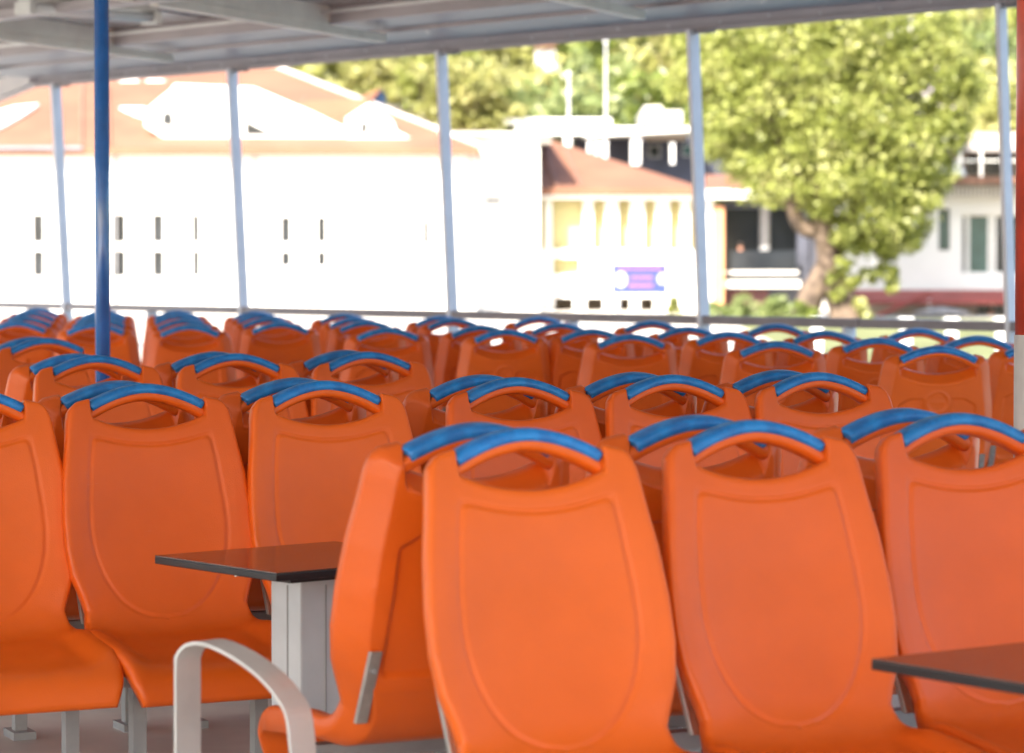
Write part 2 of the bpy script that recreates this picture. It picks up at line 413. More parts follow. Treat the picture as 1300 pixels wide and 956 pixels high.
near_row((118, 451), (466, 446.5), [118, 297, 466],
    ['orange seat facing the camera in third row, standing before the blue pole',
     'orange seat facing the camera, middle of the three in the third row',
     'orange seat facing the camera, right end of the third row'],
    ['orange seat turned away, back to back with the third row seat at the blue pole',
     'orange seat turned away behind the middle facing seat of the third row',
     'orange seat turned away behind the right end seat of the third row'])
near_row((58, 429), (300, 427.5), [58],
    ['single orange seat facing the camera left of the blue pole, behind the third row'],
    ['orange seat turned away behind the single facing seat left of the blue pole'])
# far block, seen from behind: one list of (column px, handle top px) per file
ZT = .931
files = [
 ('rightmost file', [(1322, 434), (1242, 426), (1166, 416.6)]),
 ('second file from the right', [(1190, 439), (1114, 428.6), (1046, 419.5), (986, 411)]),
 ('third file from the right', [(986, 433), (924, 421), (874, 414.6), (827, 407)]),
 ('fourth file from the right', [(801, 424), (752, 417.5), (711, 410), (685, 401.6)]),
 ('fifth file from the right', [(642, 418), (610, 413), (577, 404), (560, 401)]),
 ('sixth file from the right', [(493, 416), (465, 407), (451, 403), (437, 398)]),
 ('seventh file from the right', [(355, 409), (341, 403), (332, 398), (324, 395)]),
 ('eighth file from the right', [(240, 412), (233, 405), (228, 399), (224, 394)]),
 ('ninth file from the right', [(122, 410), (125, 403.5), (128, 398), (131, 393.5)]),
 ('leftmost file', [(22, 408), (32, 402), (40, 396), (47, 391)])]
PS = {3: ['front', 'middle', 'rear'], 4: ['front', 'second', 'third', 'rear']}
for nm, pts in files:
    for k, (x, y) in enumerate(pts):
        P = G(x, y, ZT)
        place(P.x, P.y, math.pi+R(5), f'orange seat seen from behind, {PS[len(pts)][k]} one of the {nm}', 'orange seats in the far block seen from behind', s=.98)

# ------------------------------------------------------------------ poles, rail, posts
P = W(130.5, 440, 10.2)
bp_ = thing('blue_pole', 'glossy blue round pole from the deck to the ceiling among the left seats', 'pole', (P.x, P.y, 0))
MB().tube([(0, 0, 0), (0, 0, 2.73)], .0272, 24).build('shaft', M['bluepole'], bp_, smooth=True)
MB().tube([(0, 0, .0), (0, 0, .012)], .07, 24).build('foot_flange', M['bluepole'], bp_)
MB().tube([(0, 0, 2.715), (0, 0, 2.735)], .052, 24).build('head_flange', M['bluepole'], bp_)
P = W(1320, 430, 7.6)
rp = thing('red_and_white_pole', 'thick round pole at the right picture edge, rust red above and white below', 'pole', (P.x, P.y, 0))
zc = ZZ(425, 7.6)
MB().tube([(0, 0, zc), (0, 0, 2.74)], .0655, 32).build('upper_shaft', M['redpole'], rp, smooth=True)
MB().tube([(0, 0, 0), (0, 0, zc)], .068, 32).build('lower_shaft', M['whitepole'], rp, smooth=True)

RZ = .90
ra = G(85, 389.0, RZ); rb = G(1283, 414.5, RZ)
rd = (rb-ra); rlen = rd.length; rd = rd.normalized(); rn = Vector((rd.y, -rd.x, 0))
if rn.y > 0: rn = -rn            # points inboard, towards the camera
rail = thing('deck_railing', 'grey handrail running behind all the seats along the deck edge', 'railing', (ra.x, ra.y, 0))
e0 = -rd*4.5; e1 = rd*(rlen+9)
r_ = MB(); r_.obox(e0, rd*(rlen*.885), .055, RZ-.027, RZ+.027); r_.obox(rd*(rlen*.885+.006), e1, .055, RZ-.027, RZ+.027)
r_.build('top_rail', M['rail'], rail, bevel=.004)
for zz in (.62, .36, .12):
    MB().obox(e0, e1, .02, zz-.01, zz+.01).build('lower_rail', M['post'], rail)
for k in (-.5, .5, 1.5, 2.5, 3.5, 4.5):
    c = rd*(rlen/4*k)
    MB().obox(c-rn*.045-rd*.0, c+rn*.045, .03, 0, RZ-.023).build('stanchion', M['post'], rail)
lean = .100/1.76
post_names = ['left of the blue pole', 'third from the left edge', 'in the middle of the view', 'left of the big tree', 'beside the red pole']
plabels = ['pale slanted roof post left of the blue pole', 'pale slanted roof post before the white gabled house, right of the blue pole',
           'pale slanted roof post at the joint of white hall and white block', 'pale slanted roof post between ochre loggia and big leafy tree',
           'slanted grey roof post close beside the thick red pole']
ZR = 2.615
for k in range(5):
    c = ra+rd*(rlen/4*k); c.z = 0
    mbp = MB(); hw = .042 if k < 4 else .034; tw = .015
    def sec(z):
        o = rn*(lean*(z-RZ)); return [o-rn*hw-rd*tw, o+rn*hw-rd*tw, o+rn*hw+rd*tw, o-rn*hw+rd*tw]
    lo = [Vector((v.x, v.y, 0)) for v in sec(0)]; hi = [Vector((v.x, v.y, ZR+.02)) for v in sec(ZR+.02)]
    mbp.add(lo+hi, [(0,3,2,1),(4,5,6,7),(0,1,5,4),(1,2,6,5),(2,3,7,6),(3,0,4,7)])
    o = thing('roof_post', plabels[k], 'post', tuple(c), 0, 'slanted posts between railing and roof')
    mbp.build('post_bar', M['post'], o, bevel=.003)
    b_ = MB(); q = rn*(lean*(ZR-RZ)); b_.obox(q-rd*.0+rd*.02, q+rd*.17, .05, ZR-.012, ZR-.002); b_.build('bracket', M['leg'], o)

# ------------------------------------------------------------------ roof of the ferry
edge0 = ra+rn*(lean*(ZR-RZ)); edge0.z = 0
def EP(k): return edge0+rd*(rlen/4*k)
corner = EP(-.12)
far_dir = Vector((-.30, .95, 0)).normalized()
far_end = corner+far_dir*9
right_end = EP(6.3)
poly = [(right_end.x, -3.4), (right_end.x, right_end.y), (corner.x, corner.y), (far_end.x, far_end.y), (-8.6, far_end.y), (-8.6, -3.4)]
roof = MB(); roof.prism([Vector((x, y, ZR+.17)) for x, y in poly], (0, 0, .05))
ro = thing('ferry_roof', 'low ferry ceiling of grey sheet panels on beams over all seats', 'roof', (0, 0, 0))
roof.build('ceiling_panel', M['panel'], ro)
# panel joints: thin battens across the ceiling
edge = MB()
def along(p, q, wid, z0, z1, m=None, tgt=None): tgt.obox(p, q, wid, z0, z1)
edge = MB(); edge.obox(corner-rn*.02+rd*-.03, right_end-rn*.02, .012, ZR, ZR+.12)              # outer lip
edge.obox(corner+rn*.02, right_end+rn*.02, .060, ZR+.012, ZR+.024)
edge.build('edge_beam', M['roofbeam'], ro, bevel=.002)
sf = MB(); sf.obox(corner+rn*.40, right_end+rn*.40, .70, ZR+.072, ZR+.165); sf.obox(corner+rn*1.14, right_end+rn*1.14, .76, ZR+.094, ZR+.166)
sf.obox(corner+rn*1.50, right_end+rn*1.50, .05, ZR+.060, ZR+.168)
sf.build('soffit_board', M['roofbeam'], ro, bevel=.003)
e2 = MB(); fn = Vector((far_dir.y, -far_dir.x, 0)); fn = fn if fn.y < 0 or fn.x < 0 else -fn
e2.obox(corner, far_end, .10, ZR+.03, ZR+.168); e2.obox(corner-far_dir*.02, far_end, .012, ZR, ZR+.03)
e2.build('edge_beam', M['roofbeam'], ro)
for off in (3.45, 6.4, 9.35, 12.3, 15.2):
    pm = MB(); s0 = corner+rn*off-rd*max(.2, min(8, (corner.x+rn.x*off+8.5)/rd.x)); s1 = right_end+rn*off
    if s1.y < -2: s1 = s1-rd*((-2-s1.y)/-rd.y)
    pm.obox(s0, s1, .012, ZR+.005, ZR+.165); pm.obox(s0+rn*.055, s1+rn*.055, .10, ZR, ZR+.012); pm.obox(s0+rn*.11, s1+rn*.11, .012, ZR+.014, ZR+.05)
    pm.build('purlin', M['roofbeam'], ro, bevel=.0015)
cd = Vector((-.392, -.92, 0))
cq = abs(cd.dot(rn))
for k in range(-4, 11):
    p0_ = EP(k)
    for j, (d0, d1) in enumerate([(.80, 3.36), (3.60, 6.30), (6.55, 9.25), (9.5, 12.2)]):
        a = p0_+cd*(d0/cq); b2 = p0_+cd*(d1/cq); a3 = p0_+cd*((1.53 if j == 0 else d0)/cq)
        if b2.y < -2 or a.x > right_end.x or b2.x < -8.5 or a.y > far_end.y: break
        cm = MB(); cm.obox(a, b2, .06, ZR+.004, ZR+.058); cm.obox(a3, b2, .08, ZR+.0595, ZR+.1685)
        cm.build('cross_beam', M['crossbeam'], ro, bevel=.002)
    # thin panel joints halfway
jm = MB()
for k in range(-3, 8):
    a = EP(k+.5)+cd*.16; b2 = a+cd*min(14, (a.y+2)/.92, (a.x+8.4)/.392)
    if a.x > -8: jm.obox(a+cd*1.6, b2, .03, ZR+.158, ZR+.169)
jm.build('panel_joint', M['roofbeam'], ro)
# rivets along the lip
rv = MB()
for i in range(60):
    c = corner+rd*(.4+i*.41+random.uniform(-.03, .03))+rn*.0-rn*.012
    z = ZR+.045 if i % 3 else ZR+.06
    rv.tube([(c.x, c.y, z), (c.x+rn.x*.01, c.y+rn.y*.01, z)], .006, 8)
rv.build('rivets', M['lamptube'], ro)
for i in range(9):
    c = EP(i*.62+.4)+rn*.62
    MB().tube([(c.x, c.y, ZR+.062), (c.x, c.y, ZR+.0715)], .013, 10).build('screw_cap', M['lamptube'], ro)

MB().tube([tuple(EP(-1.5)+rn*3.40+Vector((0,0,ZR+.045))), tuple(EP(4)+rn*3.40+Vector((0,0,ZR+.045)))], .009, 8).build('conduit', M['rail'], ro)
MB().tube([tuple(EP(-1.0)+rn*1.62+Vector((0,0,ZR+.12))), tuple(EP(5.5)+rn*1.62+Vector((0,0,ZR+.12)))], .011, 8).build('conduit', M['lampwhite'], ro)
# ceiling lamp
a = W(34, 6, 16.1); b2 = W(191, 22, 17.2)
zl = ZR+.02
la = G(32, 9, zl); lb = G(192, 22, zl)
ld = (lb-la); ld.z = 0; LL = min(ld.length, 1.5); ld.normalize(); mid = (la+lb)/2
lam = thing('ceiling_lamp', 'long fluorescent lamp with clear cover under the ceiling behind the blue pole', 'lamp', (mid.x, mid.y, ZR-.05))
p0 = -ld*LL/2; p1 = ld*LL/2
MB().obox(p0, p1, .13, .10, .165).build('housing', M['lampwhite'], lam, bevel=.004)
ln = Vector((-ld.y, ld.x, 0))
mm = MB()
mm.tube([tuple(p0*.94+ln*.03+Vector((0, 0, .065))), tuple(p1*.94+ln*.03+Vector((0, 0, .065)))], .026, 14)
mm.build('tube', M['lamptube'], lam, smooth=True)
mm = MB(); mm.tube([tuple(p0*.94-ln*.03+Vector((0, 0, .065))), tuple(p1*.94-ln*.03+Vector((0, 0, .065)))], .026, 14)
mm.build('tube', M['lamptube'], lam, smooth=True)
for p in (p0, p1):
    MB().obox(p-ld*.02, p+ld*.02, .14, .03, .098).build('end_clip', M['lampwhite'], lam)

# ------------------------------------------------------------------ tables
def make_table(corner_pt, ang_u, ang_v, lu, lv, h, label):
    """corner_pt is the left picture corner; u runs away to the right, v comes nearer to the right"""
    u = Vector((math.cos(ang_u), math.sin(ang_u), 0)); v = Vector((math.cos(ang_v), math.sin(ang_v), 0))
    c = Vector((corner_pt.x, corner_pt.y, 0)); ctr = c+u*lu/2+v*lv/2
    t = thing('side_table', label, 'table', tuple(ctr), 0, 'small dark tables between the seats')
    q = [-u*lu/2-v*lv/2, u*lu/2-v*lv/2, u*lu/2+v*lv/2, -u*lu/2+v*lv/2]
    MB().prism([Vector((p.x, p.y, h-.003)) for p in q], (0, 0, .003)).build('table_top', M['tabletop'], t)
    MB().prism([Vector((p.x*1.004, p.y*1.004, h-.019)) for p in q], (0, 0, .0155)).build('top_edge', M['tableedge'], t, bevel=.002)
    MB().prism([Vector((p.x*.55, p.y*.55, h-.040)) for p in q], (0, 0, .0205)).build('mounting_plate', M['tableedge'], t)
    pe = MB(); pe.prism([Vector((p.x*.24, p.y*.22, .012)) for p in q], (0, 0, h-.053)); pe.build('pedestal', M['pedestal'], t, bevel=.006)
    qs = [Vector((p.x*.24, p.y*.22, 0)) for p in q]
    for i_ in range(4):
        a_, b_ = qs[i_], qs[(i_+1) % 4]
        for f_ in (.42,):
            m_ = a_.lerp(b_, f_); dd_ = (b_-a_).normalized()*.002; MB().obox(m_-dd_, m_+dd_, .004, .115, h-.06).build('seam', M['leg'], t)
    for f_ in (-.42, .42):
        c_ = q[0]*.55; MB().tube([(c_.x*f_*2, c_.y*f_*2, h-.046), (c_.x*f_*2, c_.y*f_*2, h-.040)], .006, 8).build('screw', M['strap'], t)
    MB().prism([Vector((p.x*.25, p.y*.25, .012)) for p in q], (0, 0, .1)).build('pedestal_collar', M['pedestal'], t, bevel=.003)
    MB().prism([Vector((p.x*.7, p.y*.7, 0)) for p in q], (0, 0, .012)).build('foot_plate', M['leg'], t)
    return t
TH = .59
make_table(G(197, 705, TH), R(40), R(-50), .50, .47, TH, 'small dark table on grey pedestal left of the nearest seat row')
make_table(G(1107, 836, TH), R(35), R(-54), .50, .47, TH, 'small dark table in the lower right corner before the nearest row')
# aluminium arm loop in front of the pedestal
A0 = G(224, 822, .42); 
Ya = 5.15
pts = [(238, 1010), (238, 846), (239, 834), (243, 825), (251, 818), (264, 815), (282, 819), (305, 830), (328, 845), (348, 862), (366, 884), (380, 915), (388, 1010)]
arm = MB(); prs = [W(x, y, Ya-(x-238)*.00135) for x, y in pts]
prs = [Vector((p.x, p.y, max(p.z, .0))) for p in prs]
def catmull(ps, m=6):
    out = []
    for i in range(len(ps)-1):
        p0 = ps[max(i-1, 0)]; p1 = ps[i]; p2 = ps[i+1]; p3 = ps[min(i+2, len(ps)-1)]
        for k in range(m):
            t = k/m; out.append(.5*((2*p1)+(p2-p0)*t+(2*p0-5*p1+4*p2-p3)*t*t+(3*p1-p0-3*p2+p3)*t**3))
    return out+[ps[-1]]
cp = catmull(prs); V = []; Fs = []
wv = Vector((.70, .71, 0)).normalized()*.029
for i, p in enumerate(cp):
    t = (cp[min(i+1, len(cp)-1)]-cp[max(i-1, 0)]).normalized(); nn = t.cross(wv.normalized()).normalized()*.0035
    V += [p-wv-nn, p+wv-nn, p+wv+nn, p-wv+nn]
for i in range(len(cp)-1):
    for j in range(4):
        a_ = i*4+j; b_ = i*4+(j+1) % 4; Fs.append((a_, b_, b_+4, a_+4))
Fs += [(0, 1, 2, 3), tuple(len(cp)*4-4+j for j in (3, 2, 1, 0))]
o = MB().add(V, Fs).build('armrest_loop', M['alu'], bevel=.0012)
tag(o, 'bent aluminium armrest loop in front of the grey table pedestal', 'armrest')

# ------------------------------------------------------------------ deck, water, ground
dk = MB(); dpoly = [(right_end.x, -14), (right_end.x, right_end.y-.1), tuple((ra-rd*.3-rn*.15)[:2]), (far_end.x+.2, far_end.y), (-15, far_end.y), (-15, -14)]
pr = ra-rn*.12; 
dpoly = [((EP(12.5)-rn*.3).x, -14), ((EP(12.5)-rn*.3).x, (EP(12.5)-rn*.3).y), ((EP(-.6)-rn*.3).x, (EP(-.6)-rn*.3).y), (far_end.x+.2, far_end.y), (-15, far_end.y), (-15, -14)]
dk.prism([Vector((x, y, -.12)) for x, y in dpoly], (0, 0, .12)); struct(dk.build('deck_floor', M['deck']))
hl = MB(); hl.prism([Vector((x*.985, y*.985, -1.6)) for x, y in dpoly], (0, 0, 1.475))
tag(hl.build('ferry_hull', M['white_paint']), 'white hull under the seating deck of the ferry', 'hull')
struct(MB().add([(-900, -900, -1.4), (900, -900, -1.4), (900, 60, -1.4), (-900, 60, -1.4)], [(0, 1, 2, 3)]).build('water', M['water']))
def terr(x, y):
    z = np.interp(y, [44, 44.5, 50, 85, 108, 130, 200, 300, 400, 700, 1600], [-2.5, -1.0, -.95, -.40, -.30, 2.2, 15, 36, 44, 44, 40])
    return z
ys = [44, 44.5, 50, 60, 70, 80, 85, 95, 108, 115, 122, 130, 145, 160, 180, 200, 225, 250, 275, 300, 400, 700, 1600]
xs = np.linspace(-1, 1, 41)
V = []; 
for y in ys:
    for x in xs:
        X = x*(60+y*.9) if y < 400 else x*y*1.3
        z = float(terr(X, y)); 
        if y > 112: z += 1.6*math.sin(X*.07+y*.05)+1.1*math.sin(X*.19+1.3)*math.sin(y*.08)
        V.append((X, y, z))
n = len(xs)
Fs = [(i*n+j, i*n+j+1, (i+1)*n+j+1, (i+1)*n+j) for i in range(len(ys)-1) for j in range(n-1)]
flat = [f for f in Fs if ys[f[0]//n] < 108]; hillf = [f for f in Fs if ys[f[0]//n] >= 108]
struct(MB().add(V, flat).build('ground', M['paving'])); struct(MB().add(V, hillf).build('hill', M['hill'], smooth=True))
# lawn on the right
V = []; Fs = []
lys = [44.6, 50, 60, 70, 80, 86]
for i, y in enumerate(lys):
    x0 = XX(905, 88); V += [(x0, y, float(terr(0, y))+.006), (60, y, float(terr(0, y))+.006)]
for i in range(len(lys)-1): Fs.append((2*i, 2*i+1, 2*i+3, 2*i+2))
struct(MB().add(V, Fs).build('lawn', M['grass']))

# ------------------------------------------------------------------ foliage
def leaves(centers, radii, per, size, flatten=.75):
    C = np.repeat(np.array(centers, float), per, 0); Rr = np.repeat(np.array(radii, float), per)
    n = len(C); d = rng.normal(size=(n, 3)); d /= np.linalg.norm(d, axis=1)[:, None]
    r = Rr*(.35+.65*rng.random(n)**.5); d[:, 2] *= flatten
    P = C+d*r[:, None]
    a = rng.normal(size=(n, 3)); a[:, 2] = a[:, 2]*.6; a /= np.linalg.norm(a, axis=1)[:, None]
    b = np.cross(a, d+rng.normal(size=(n, 3))*.8); b /= np.linalg.norm(b, axis=1)[:, None]
    s = (size*(.6+.8*rng.random(n)))[:, None]
    q = np.stack([P-a*s, P-b*s*.55, P+a*s, P+b*s*.55], 1).reshape(-1, 3)
    return q, np.arange(n*4).reshape(n, 4)
def crown_points(rx, ry, rz, nc, seed, rmin=.16, rmax=.34, low=-.75):
    rs = np.random.default_rng(seed); cs = []; rr = []
    while len(cs) < nc:
        p = rs.uniform(-1, 1, 3); q = np.linalg.norm(p)
        if q > 1 or q < .35 or p[2] < low: continue
        wob = 1+.16*math.sin(p[0]*5+seed)+.14*math.sin(p[2]*6+seed*2)
        cs.append((p[0]*rx*wob, p[1]*ry*wob, p[2]*rz*wob)); rr.append(rs.uniform(rmin, rmax)*min(rx, rz))
    return cs, rr
def make_tree(name, label, cat, loc, rx, rz, th, leafm, seed, nc=60, per=70, size=.16, group=None, trunk_r=.18):
    t = thing(name, label, cat, loc, 0, group)
    cs, rr = crown_points(rx, rx, rz, nc, seed)
    cs = [(x, y, z+th+rz*.75) for x, y, z in cs]
    q, f = leaves(cs, rr, per, size); np_mesh('crown', q, f, leafm, t, smooth=False)
    tb = MB(); tb.tube([(0, 0, -.5), (.05, 0, th*.5), (-.08, .05, th), (.05, 0, th+rz)], [trunk_r*1.4, trunk_r, trunk_r*.8, trunk_r*.3], 9)
    rs = random.Random(seed)
    for i in range(6):
        a = rs.uniform(0, 6.28); tb.tube([(0, 0, th*rs.uniform(.7, 1.1)), (math.cos(a)*rx*.35, math.sin(a)*rx*.35, th+rz*.6), (math.cos(a)*rx*.7, math.sin(a)*rx*.7, th+rz*rs.uniform(.8, 1.3))], [trunk_r*.6, trunk_r*.35, trunk_r*.1], 7)
    tb.build('trunk', M['bark'], t, smooth=True)
    return t
# wooded hillside
protos = [make_tree('hillside_tree', 'x', 'tree', (0, 0, 0), 3.6, 3.3, 1.6, M['leafB'], 11, 70, 60, .24),
          make_tree('hillside_tree', 'x', 'tree', (0, 0, 0), 3.2, 3.7, 1.6, M['leafA'], 12, 60, 60, .24),
          make_tree('hillside_tree', 'x', 'tree', (0, 0, 0), 3.4, 3.0, 1.4, M['leafC'], 13, 60, 60, .24),
          make_tree('hillside_tree', 'x', 'tree', (0, 0, 0), 3.9, 3.0, 1.4, M['leafD'], 14, 60, 55, .24)]
HL = ['yellowish leafy tree on the wooded hillside behind the houses', 'bright green leafy tree on the wooded hillside behind the houses',
      'dark green leafy tree on the wooded hillside behind the houses', 'pale grey green leafy tree on the wooded hillside behind the houses']
HG = ['yellowish hillside trees', 'bright green hillside trees', 'dark green hillside trees', 'pale hillside trees']
cnt = [0]*4
rt = random.Random(5)
for Y in (127, 138, 150, 163, 177, 192, 208, 226, 246, 270):
    step = 5.4*(Y/140)**.7; x = XX(345, Y)+rt.uniform(0, 3)
    while x < XX(1330, Y):
        pxl = x/Y*F+650
        k = rt.choices([0, 1, 2, 3], [5, 3, 2, 2])[0]
        if 780 < pxl < 900 and Y < 150: k = 2
        if not (Y < 132 and pxl < 600):
            o = protos[k] if cnt[k] == 0 else copy_tree(protos[k]); cnt[k] += 1
            yy = Y+rt.uniform(-4, 4)
            o.location = (x, yy, float(terr(x, yy))-.4); s = rt.uniform(.8, 1.25)*(Y/140)**.35; o.scale = (s, s, s*rt.uniform(.9, 1.2)); o.rotation_euler = (0, 0, rt.uniform(0, 6))
            o['label'] = HL[k]; o['group'] = HG[k]
        x += step*rt.uniform(.8, 1.25)

for i, (x, y, Y, sc_, k, lab) in enumerate([(596, 128, 108, .52, 0, 'small yellowish tree between white houses right of the middle post'), (634, 148, 109, .42, 2, 'small dark tree at the left end of the white canopy'),
        (545, 96, 110, .42, 1, 'small bright tree against the white house left of the middle post'), (482, 100, 112, .40, 0, 'small yellow tree above the blue gabled house'), (578, 92, 111, .40, 1, 'small tree top touching the right side of the middle post')]):
    o = copy_tree(protos[k]); P = W(x, y, Y); o.scale = (sc_,)*3; o.location = (P.x, Y, P.z-4.5*sc_); o.rotation_euler = (0, 0, i)
    o['label'] = lab; o['group'] = 'small trees between the far houses'
# big plane tree
TY = 82
base = W(1052, 398, TY); base.z = float(terr(0, TY))
bt = thing('plane_tree', 'big leafy yellow green tree with twisted trunk before the restaurant', 'tree', tuple(base))
def L(px, py, dy=0):
    p = W(px, py, TY+dy); return p-base
cs = []; rr = []
rs = random.Random(21)
blobs = [(935, 70, 38, 1.0), (990, 45, 45, 1.2), (1060, 40, 50, 1.1), (1130, 60, 45, 1), (925, 120, 35, 1), (985, 115, 50, 1.3), (1050, 120, 55, 1.4), (1120, 130, 52, 1.3),
         (955, 175, 38, 1.2), (1010, 190, 45, 1.4), (1075, 195, 50, 1.5), (1135, 195, 42, 1.3), (980, 225, 26, 1), (1090, 250, 45, 1.3), (1140, 245, 36, 1.2), (1165, 165, 30, 1),
         (1165, 100, 30, 1), (1110, 285, 32, 1), (1150, 280, 22, .8), (1075, 300, 14, .6), (1180, 225, 18, .6), (1040, 250, 18, .8), (1150, 305, 10, .5), (910, 95, 22, .8), (1120, 20, 35, 1), (1020, 5, 35, 1), (1195, 190, 16, .6), (1205, 140, 18, .5), (1200, 85, 22, .6), (1190, 45, 24, .6), (905, 150, 12, .5), (912, 185, 11, .5), (950, 215, 14, .5), (1170, 250, 12, .4), (1125, 320, 9, .3), (905, 60, 14, .5), (1215, 165, 12, .4), (885, 75, 16, .5), (872, 110, 12, .4), (868, 60, 10, .4), (1235, 110, 12, .4)]
for (bx, by, br, dd) in blobs:
    for i in range(int(5+br*br/75)):
        a = rs.uniform(0, 6.28); q = br*math.sqrt(rs.random())*.9
        p = L(bx+math.cos(a)*q, by+math.sin(a)*q, rs.uniform(-1.9, 1.9)*dd); 
        if rs.random() < .22 and br > 30: continue
        cs.append(tuple(p)); rr.append(rs.uniform(.28, .66)*min(1, br/26+.15))
    for i in range(int(br/2.2)):      # sprays that stick out of the crown
        a = rs.uniform(0, 6.28); q = br*rs.uniform(.95, 1.3)
        p = L(bx+math.cos(a)*q, by+math.sin(a)*q, rs.uniform(-1.5, 1.5)*dd)
        if ZZ(0, TY) > 0 and by+math.sin(a)*q < 325: cs.append(tuple(p)); rr.append(rs.uniform(.12, .3))
q, f = leaves(cs, [v*1.5 for v in rr], 60, .09); np_mesh('crown', q, f, M['leafA'], bt, smooth=False)
tk = MB()
def limb(pts, r0, r1, n=10):
    ps = catmull([L(*p) for p in pts], 5); tk.tube([tuple(p) for p in ps], [r0+(r1-r0)*i/(len(ps)-1) for i in range(len(ps))], n)
limb([(1075, 412), (1070, 385), (1056, 355), (1052, 325), (1047, 295), (1044, 265), (1046, 235), (1060, 180), (1070, 110)], .50, .12, 12)
limb([(1020, 402), (1032, 372), (1046, 345), (1052, 322)], .40, .30, 12)
limb([(1050, 312), (1040, 293), (1024, 291), (1011, 278), (1006, 255), (1016, 238), (1002, 205), (975, 150)], .30, .10)
limb([(1045, 270), (1034, 235), (1020, 190), (1000, 120)], .17, .06)
limb([(1058, 330), (1070, 300), (1085, 260), (1105, 200), (1120, 130)], .20, .06)
limb([(1078, 280), (1110, 250), (1150, 190)], .10, .04)
limb([(1085, 365), (1100, 350), (1120, 335)], .06, .02)
tk.build('trunk', M['bark'], bt, smooth=True)
cs = [tuple(L(x+rs.uniform(-7, 7), y+rs.uniform(-9, 9), rs.uniform(-.6, -.2))) for (x, y) in [(1062, 352), (1060, 372), (1070, 340), (1098, 392), (1108, 350), (1128, 342), (1138, 358), (1080, 360)] for i in range(3)]
q, f = leaves(cs, [.22]*len(cs), 45, .09); np_mesh('young_shoots', q, f, M['leafA'], bt, smooth=False)

def bush(label, px, py, Y, rx, rz, leafm, seed, name='bush'):
    P = W(px, py, Y); z0 = float(terr(P.x, Y))
    t = thing(name, label, 'bush', (P.x, Y, z0)); hgt = P.z-z0
    cs, rr = crown_points(rx, rx*.8, rz, 26, seed, .25, .42, -1); cs = [(x, y, z+hgt-rz) for x, y, z in cs]
    q, f = leaves(cs, rr, 90, .085); np_mesh('foliage', q, f, leafm, t, smooth=False)
    MB().tube([(0, 0, -.1), (0, 0, max(.3, hgt-rz))], [.06, .03], 7).build('stem', M['bark'], t)
bush('round pale green bush below the dark restaurant window', 945, 372, 79, 1.15, .8, M['leafD'], 31)
bush('low pale green bush left of the tree trunk', 985, 384, 78, .75, .6, M['leafD'], 33)
bush('small dark bush at the foot of the twisted trunk', 1022, 388, 78.6, .45, .5, M['leafC'], 35)
bush('narrow green shrub by the doorway of the ochre loggia', 856, 376, 88, .20, .6, M['leafA'], 36)

# ------------------------------------------------------------------ buildings
def pbox(mb, x0, x1, y0, y1, Y, dep):
    """box whose front face at distance Y spans picture x0..x1, y0 (top)..y1 (bottom)"""
    mb.box((XX(x0, Y), Y, ZZ(y1, Y)), (XX(x1, Y), Y+dep, ZZ(y0, Y))); return mb
def wall_open(mb, x0, x1, y0, y1, Y, th, ops):
    xs_ = sorted({x0, x1, *[v for o in ops for v in o[:2]]}); ys_ = sorted({y0, y1, *[v for o in ops for v in o[2:4]]})
    for i in range(len(xs_)-1):
        run = None
        for j in range(len(ys_)-1):
            cx, cy = (xs_[i]+xs_[i+1])/2, (ys_[j]+ys_[j+1])/2
            hole = any(o[0] < cx < o[1] and o[2] < cy < o[3] for o in ops)
            if not hole:
                if run is None: run = [ys_[j], ys_[j+1]]
                else: run[1] = ys_[j+1]
            if (hole or j == len(ys_)-2) and run: pbox(mb, xs_[i], xs_[i+1], run[0], run[1], Y, th); run = None
    return mb
def window(parent, x0, x1, y0, y1, Y, glass='glass', fr='frame', fw=1.2, mull=()):
    f = MB(); d = .06
    pbox(f, x0, x0+fw, y0, y1, Y, d); pbox(f, x1-fw, x1, y0, y1, Y, d); pbox(f, x0+fw, x1-fw, y0, y0+fw, Y, d); pbox(f, x0+fw, x1-fw, y1-fw, y1, Y, d)
    for m_ in mull: pbox(f, m_-fw, m_+fw, y0+fw, y1-fw, Y, d)
    fo = f.build('window', M[fr], parent)
    pbox(MB(), x0+.2, x1-.2, y0+.2, y1-.2, Y+.03, .02).build('pane', M[glass], fo)
    return fo
# white hall
HY = 90
hall = thing('white_hall', 'long white hall with terracotta hip roof and slit windows on the left', 'building')
slits = []
for x, wd in [(-2, 6), (49, 9), (151, 11), (201, 9), (249, 6), (363, 8), (408.5, 7), (541, 5)]:
    wd *= 1.6
    if x < 300: slits += [(x-wd/2, x+wd/2, 272, 308), (x-wd/2, x+wd/2, 318, 351)]
    elif x < 500: slits += [(x-wd/2, x+wd/2, 275, 308), (x-wd/2, x+wd/2, 319, 338)]
    else: slits += [(x-wd/2, x+wd/2, 280, 310)]
mb = MB(); wall_open(mb, -130, 604, 190, 412, HY, .45, slits)
pbox(mb, 590, 604, 190, 412, HY+.46, 13); mb.build('wall', M['stucco'], hall)
pbox(MB(), -129, 589, 191, 412, HY+.8, .2).build('inner_wall', M['stripe'], hall)
for s_ in slits: window(hall, s_[0], s_[1], s_[2], s_[3], HY+.10, fw=.35, fr='darkframe')
ev = 187; 
A = W(-130, ev, HY-.5); B = W(609, 200, HY-.5); B.z = A.z; B.x = XX(609, HY-.5)
Cc = W(350, 86, HY+10); D = W(-130, 86, HY+10); D.z = Cc.z
E = Vector((B.x, HY+20, A.z)); Fv = Vector((A.x, HY+20, A.z))
dn = Vector((0, 0, -.22))
rf = MB(); V = [A, B, Cc, D, E, Fv]; rf.add(V, [(0, 1, 2, 3), (1, 4, 2), (4, 5, 3, 2), (5, 0, 3)])
